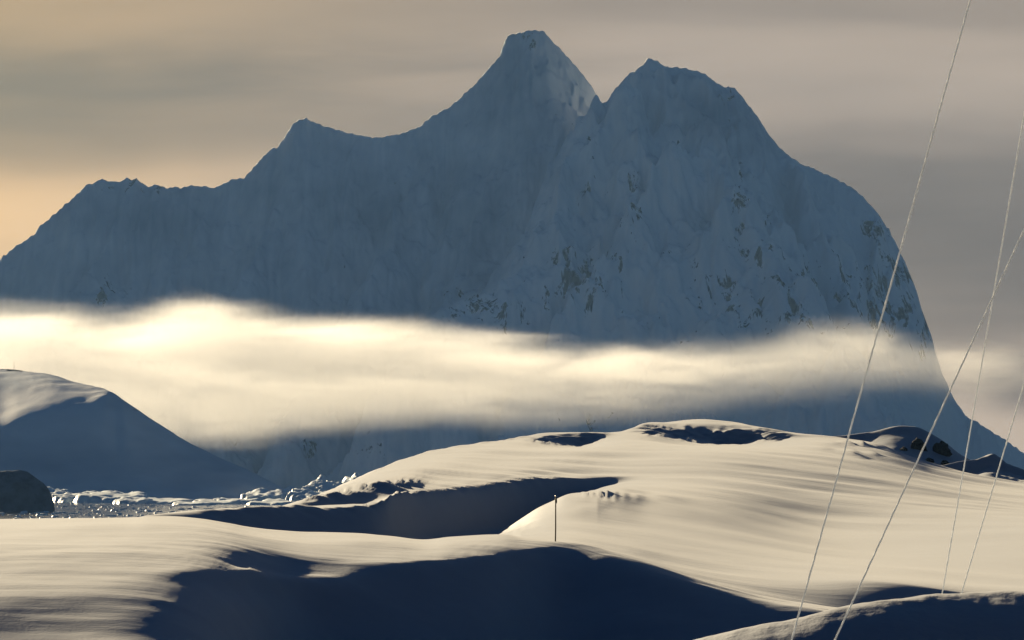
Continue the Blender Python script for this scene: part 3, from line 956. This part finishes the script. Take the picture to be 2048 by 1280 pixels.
# ------------------------------------------------------------------ fog bank in front of the mountain
FD = 6100.0
fx0, fx1 = (-700 - CX) * PX * FD, (2700 - CX) * PX * FD
fz0, fz1 = (HY - 920) * PX * FD, (HY - 560) * PX * FD
fy0, fy1 = 5880.0, 6320.0
bm = bmesh.new()
bmesh.ops.create_cube(bm, size=1)
for v in bm.verts:
    v.co = Vector((fx0 if v.co.x < 0 else fx1, fy0 if v.co.y < 0 else fy1, fz0 if v.co.z < 0 else fz1))
m, t = new_mat('fog')
tcn = t.n('ShaderNodeTexCoord')
ov = tcn.outputs['Object']
ox, oy, oz = t.sep(ov)
u = t.m('DIVIDE', t.m('SUBTRACT', ox, fx0), fx1 - fx0)
hz = t.m('DIVIDE', t.m('SUBTRACT', oz, fz0), fz1 - fz0)


def cu(c):
    return (c + 700) / 3400


def rv(r_):
    return (920 - r_) / 360


topc = t.curve(u, [(cu(c), rv(r_)) for c, r_ in ((-700, 640), (0, 612), (130, 620), (230, 624), (320, 606), (400, 594), (470, 604), (600, 626), (800, 646),
                                                (1000, 662), (1200, 680), (1400, 686), (1520, 672), (1640, 640), (1720, 636), (1800, 668), (1900, 690), (2048, 700), (2700, 720))])
botc = t.curve(u, [(cu(c), rv(r_)) for c, r_ in ((-700, 890), (300, 876), (450, 876), (600, 852), (800, 836), (1100, 826), (1400, 812), (1540, 796), (1700, 776),
                                                (1850, 772), (1950, 800), (2100, 830), (2700, 840))])
denc = t.curve(u, [(cu(c), y) for c, y in ((-700, 0.9), (0, 0.95), (400, 1.0), (800, 0.95), (1200, 0.8), (1420, 0.55), (1540, 0.30), (1640, 0.26), (1760, 0.34), (1860, 0.50), (1930, 1.0), (2200, 1.0), (2700, 1.0))])
mp = t.n('ShaderNodeMapping')
t.put(mp.inputs[0], ov)
mp.inputs['Scale'].default_value = (0.0045, 0.0045, 0.022)
mp.inputs['Rotation'].default_value = (0, R(3), 0)
n1 = t.noise(mp.outputs[0], 1.0, 6, 0.6, 0.8)
edge = t.m('MULTIPLY', t.m('SUBTRACT', n1, 0.5), 0.30)
up = t.ss(t.m('SUBTRACT', t.m('ADD', topc, edge), hz), -0.03, 0.22)
dn = t.ss(t.m('SUBTRACT', hz, t.m('ADD', botc, edge)), -0.10, 0.26)
yy = t.m('DIVIDE', t.m('SUBTRACT', oy, fy0), fy1 - fy0)
ends = t.m('MULTIPLY', t.ss(yy, 0.0, 0.25), t.m('SUBTRACT', 1.0, t.ss(yy, 0.75, 1.0)))
mp3 = t.n('ShaderNodeMapping')
t.put(mp3.inputs[0], ov)
mp3.inputs['Scale'].default_value = (0.011, 0.011, 0.075)
mp3.inputs['Rotation'].default_value = (0, R(2), 0)
n3 = t.noise(mp3.outputs[0], 1.0, 5, 0.6, 1.2)
body = t.m('ADD', 0.16, t.m('MULTIPLY', t.ss(t.m('ADD', t.m('MULTIPLY', n1, 0.65), t.m('MULTIPLY', n3, 0.35)), 0.36, 0.62), 0.84))
den = t.m('MULTIPLY', t.m('MULTIPLY', up, dn), t.m('MULTIPLY', ends, t.m('MULTIPLY', body, denc)))
den = t.m('MULTIPLY', den, 0.0095)
vs = t.n('ShaderNodeVolumePrincipled')
vs.inputs['Color'].default_value = (0.985, 0.985, 0.985, 1)
vs.inputs['Anisotropy'].default_value = 0.24
t.put(vs.inputs['Density'], den)
o = t.n('ShaderNodeOutputMaterial')
t.t.links.new(vs.outputs[0], o.inputs['Volume'])
m.cycles.volume_step_rate = 0.25
fog = mesh_obj('fog_bank', bm, m)
tag(fog, 'long bank of glowing sunlit fog lying across the foot of the mountain', 'fog', kind='stuff')

# ------------------------------------------------------------------ air
bm = bmesh.new()
bmesh.ops.create_cube(bm, size=1)
for v in bm.verts:
    v.co = Vector((v.co.x * 6400, -300 if v.co.y < 0 else 9600, SEA - 3.5 if v.co.z < 0 else 760))
m, t = new_mat('air')
vs = t.n('ShaderNodeVolumePrincipled')
vs.inputs['Color'].default_value = (0.29, 0.55, 1.0, 1)
vs.inputs['Density'].default_value = 1.65e-5
o = t.n('ShaderNodeOutputMaterial')
t.t.links.new(vs.outputs[0], o.inputs['Volume'])
haze = mesh_obj('haze', bm, m)
tag(haze, 'thin blue haze in the air over the bay', 'haze', kind='stuff')
